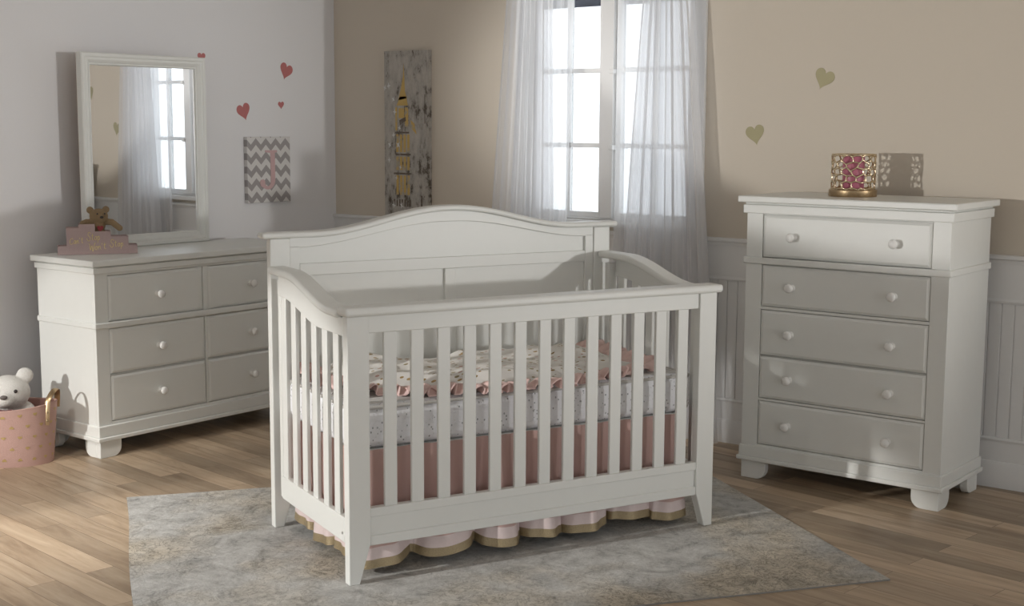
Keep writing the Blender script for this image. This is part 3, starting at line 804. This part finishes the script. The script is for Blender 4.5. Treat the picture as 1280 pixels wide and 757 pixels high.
MB().lathe([(0, 0), (.043, 0), (.045, .004), (.045, .134), (.041, .139), (.030, .136), (0, .134)], seg=36).build('wax', M['candle'], cand, smooth=50)
MB().tube([(0, 0, .134), (.001, 0, .142), (.003, 0, .147)], .0012, 6).build('wick', M['dark'], cand)

# ------------------------------------------------------------------ stepped pink box with gold lettering
bx_dir = math.atan2(.300, .193)
box_t = thing('stepped_box', 'pink stepped keepsake box with gold script lettering on the dresser', 'box', (-5.500, 3.602, .9065), bx_dir)
steps = [(0, .041, .041), (.041, .096, .125), (.096, .168, .141), (.168, .238, .107), (.238, .317, .083), (.317, .357, .0415)]
poly = [(0, 0)]
for x0, x1, h in steps: poly += [(x0, h), (x1, h)]
poly += [(.357, 0)]
b = MB(); dp = .085
b.prism(poly, 0, .006, 'y'); b.prism(poly, dp-.006, dp, 'y')
b.box(0, .005, .006, dp-.006, 0, steps[0][2]); b.box(.352, .357, .006, dp-.006, 0, steps[-1][2])
b.box(.005, .352, .006, dp-.006, 0, .005)
for (p, q) in zip(steps, steps[1:]):
    xb = p[1]; hi = max(p[2], q[2])
    b.box(xb if q[2] > p[2] else xb-.005, xb+.005 if q[2] > p[2] else xb, .006, dp-.006, .005, hi)
b.build('stepped_case', M['pinkboard'], box_t, bevel=.001)
GL = {   # pen strokes in a unit cell, x to the right, y up
 'C': [[(.95, .85), (.7, 1), (.35, .9), (.1, .5), (.15, .1), (.45, -.05), (.9, .15)]],
 'a': [[(.8, .5), (.5, .58), (.2, .4), (.15, .12), (.4, .0), (.7, .2), (.8, .5), (.78, .15), (1, .02)]],
 'n': [[(.1, .55), (.12, .0)], [(.12, .3), (.4, .55), (.65, .5), (.7, .15), (.95, .02)]],
 "'": [[(.3, 1.0), (.2, .78)]],
 't': [[(.45, 1.0), (.35, .2), (.55, .0), (.8, .08)], [(.1, .68), (.8, .72)]],
 'S': [[(.95, 1.05), (.65, 1.25), (.3, 1.1), (.3, .75), (.7, .5), (.8, .15), (.45, -.12), (.05, .05), (-.1, .3)]],
 'o': [[(.5, .55), (.2, .4), (.15, .12), (.45, .0), (.75, .15), (.75, .42), (.5, .55), (.95, .5)]],
 'p': [[(.15, .55), (.1, -.45)], [(.13, .3), (.45, .58), (.8, .4), (.7, .1), (.35, .0), (.13, .12)]],
 'W': [[(-.1, 1.0), (.12, .95), (.2, .0), (.55, .75), (.7, -.25), (1.1, 1.05), (1.3, 1.15)]],
}
def smooth_pts(p, n=5):
    out = []
    for i in range(len(p)-1):
        p0, p1, p2, p3 = p[max(0, i-1)], p[i], p[i+1], p[min(len(p)-1, i+2)]
        for k in range(n):
            t = k/n
            out.append(tuple(.5*((2*p1[j]) + (-p0[j]+p2[j])*t + (2*p0[j]-5*p1[j]+4*p2[j]-p3[j])*t*t + (-p0[j]+3*p1[j]-3*p2[j]+p3[j])*t**3) for j in (0, 1)))
    return out + [p[-1]]
b = MB()
def word(txt, x, z, cw, ch, rise=0):
    for i, ch_ in enumerate(txt):
        wd = {'C': 1.2, 'S': 1.15, 'W': 1.35, "'": .45}.get(ch_, .85)
        for st in GL[ch_]:
            pts = [(x+px*cw*wd*.92, -.0005, z+pz*ch) for px, pz in smooth_pts(st)]
            b.tube(pts, .00115, 5, flat=1)
        x += cw*wd; z += rise
word("Can't", .054, .050, .0150, .026, .0010)
word('Stop', .132, .066, .0160, .030, .0004)
word("Won't", .140, .020, .0180, .028, .0012)
word('Stop', .234, .034, .0165, .027, .0004)
b.build('lettering', M['gold_ink'], box_t)

# ------------------------------------------------------------------ teddies
def teddy(root, fur, s, pose):
    """pose: dict of arms end points; local frame faces -y"""
    b = MB()
    for c, r, sc in pose['blobs']:
        b.ball(tuple(q*s for q in c), r*s, 3, sc)
    for pts, rad in pose['limbs']:
        for i in range(len(pts)-1):
            A, B_ = Vector(pts[i]), Vector(pts[i+1])
            for k in range(7):
                t = k/6; b.ball(tuple((A.lerp(B_, t))*s), (rad[i]+(rad[i+1]-rad[i])*t)*s, 2)
    return b
box_m = Matrix.Rotation(bx_dir, 4, 'Z')
tp = box_m @ Vector((.186, .046, 0)) + Vector((-5.500, 3.602, .9120+.030))
tb = thing('teddy_bear', 'small brown teddy bear with a red heart sitting in the pink box', 'teddy bear', tp, bx_dir+.18)
s = .00116
pose = dict(blobs=[((0, 0, 42), 30, (1, .9, 1.25)), ((0, 0, 84), 28, (1, .9, 1)), ((2, -2, 120), 34, (1.08, .95, .92)),
                   ((4, -28, 112), 17, (1.0, .9, .85)), ((-31, 2, 145), 14.5, (1, .6, 1)), ((32, 2, 146), 14.5, (1, .6, 1))],
            limbs=[([(-26, 0, 96), (-46, 2, 98), (-62, 0, 92)], [13, 12, 12]), ([(26, -4, 98), (48, -30, 96), (70, -60, 74)], [14, 13, 13]),
                   ([(-14, -4, 24), (-16, -24, 16)], [15, 14]), ([(14, -4, 24), (16, -24, 16)], [15, 14])])
teddy(tb, None, s, pose).build('body', M['bear_brown'], tb, remesh=.0022)
MB().ball((.0046, -.0528, .137), .0072, 2, (1.25, .8, .9)).build('nose', M['nose'], tb)
for ex in (-.0116, .022): MB().ball((ex, -.0377, .152), .0042, 2).build('eye', M['nose'], tb)
b = MB().prism([(p[0], p[1]+.081) for p in heart_pts(.028, .030)], -.0372, -.028, 'y'); b.build('heart_patch', M['red'], tb, bevel=.002)

# pink basket and white teddy in it
BC = Vector((-5.49, 3.285, 0)); brot = math.radians(32)
bas = thing('storage_basket', 'pink felt basket with gold hearts and a tan handle on the floor', 'basket', BC, brot)
ba, bb, bh = .245, .165, .262
b = MB()
def bas_pt(th, z, inset=0):
    k = .90 + .10*(z/bh)
    return Vector(((ba*k-inset)*math.cos(th), (bb*k-inset)*math.sin(th), z + .010*math.cos(2*th)*(z/bh)**3))
zs = [0, .01, .06, .12, .18, .23, bh]
b.sheet(72, len(zs), lambda u, v: bas_pt(2*PI*u, zs[int(round(v*(len(zs)-1)))]), closed=True)
b.bm.verts.ensure_lookup_table()
bot = [b.bm.verts.new(bas_pt(2*PI*i/72, 0)) for i in range(72)]; b.bm.faces.new(bot)
b.build('basket_wall', M['basket'], bas, smooth=60)
b = MB(); zin = [.008, .1, .2, bh]
b.sheet(72, 4, lambda u, v: bas_pt(2*PI*u, zin[int(round(v*3))], .006), closed=True)
b.bm.faces.new([b.bm.verts.new(bas_pt(2*PI*i/72, .008, .006)) for i in range(72)])
b.build('lining', M['basket_in'], bas, smooth=60)
b = MB().tube([bas_pt(2*PI*i/72, bh+.001, .003) for i in range(72)], .0042, 6, closed=True); b.build('rim', M['basket'], bas)
# hearts printed all round
row = 0
for zc in (.035, .085, .135, .185, .235):
    per_r = 20
    for k in range(per_r):
        th = 2*PI*(k+(.5 if row % 2 else 0))/per_r
        if not (PI*.92 < th < 2*PI or th < .5): continue
        b = MB(); up = rnd.choice((1, 1, -1)); vs = []
        for hx, hz in heart_pts(.019, .015, 20): vs.append(b.bm.verts.new(bas_pt(th + hx/.2, zc+up*hz, -.0012)))
        b.bm.faces.new(vs); b.build('gold_heart', M['gold_leaf'], bas, solid=.0005, smooth=0)
    row += 1
# handle: strap rising from the rim, on the end facing the dresser
th_h = math.radians(5)
b = MB(); ctr = bas_pt(th_h, bh)
A0 = bas_pt(th_h-.42, bh-.085, -.004); A1 = bas_pt(th_h-.42, bh+.01, -.004); B1 = bas_pt(th_h+.42, bh+.01, -.004); B0 = bas_pt(th_h+.42, bh-.03, -.004)
pts = [A0, A1]
for k in range(1, 12):
    t = k/12; p = A1.lerp(B1, t); pts.append(Vector((p.x+.018*math.sin(PI*t), p.y, p.z + .052*math.sin(PI*t)**.7)))
pts += [B1, B0]
b.tube(pts, .013, 8, flat=.22)
hd = b.build('handle', M['gold'], bas, smooth=60)
for q in (bas_pt(th_h-.42, bh-.03, -.007), bas_pt(th_h-.42, bh-.065, -.007)): MB().ball(q, .006, 2).build('rivet', M['goldtrim'], hd)

wb = thing('plush_bear', 'white plush bear sitting in the pink basket', 'teddy bear', BC + Vector((.030, .022, .014)), brot+.38)
pose = dict(blobs=[((0, 10, 95), 88, (1, .85, 1.1)), ((0, 4, 190), 80, (1.05, .8, .75)), ((-8, -12, 300), 88, (1.08, .95, .90)), ((-22, -82, 280), 46, (1.05, .95, .80)),
                   ((64, 0, 372), 37, (1, .6, 1)), ((-84, 0, 368), 37, (1, .6, 1))],
            limbs=[([(62, 0, 215), (104, -26, 170), (120, -40, 110)], [40, 36, 34]), ([(-62, 0, 215), (-104, -26, 170), (-112, -40, 110)], [40, 36, 34]),
                   ([(40, -20, 50), (60, -70, 45)], [46, 42]), ([(-40, -20, 50), (-60, -70, 45)], [46, 42])])
teddy(wb, None, .001, pose).build('body', M['bear_white'], wb, remesh=.005)
MB().ball((-.018, -.124, .298), .013, 2, (1.3, .7, .8)).build('nose', paint('grey_nose', (.13, .11, .10), .6), wb)
for ex in (-.062, .030): MB().ball((ex, -.090, .318), .0085, 2).build('eye', M['nose'], wb)
MB().tube([(-.05, -.075, .232), (-.02, -.085, .228), (.01, -.078, .230)], .006, 6).build('neck_ribbon', M['bow'], wb)
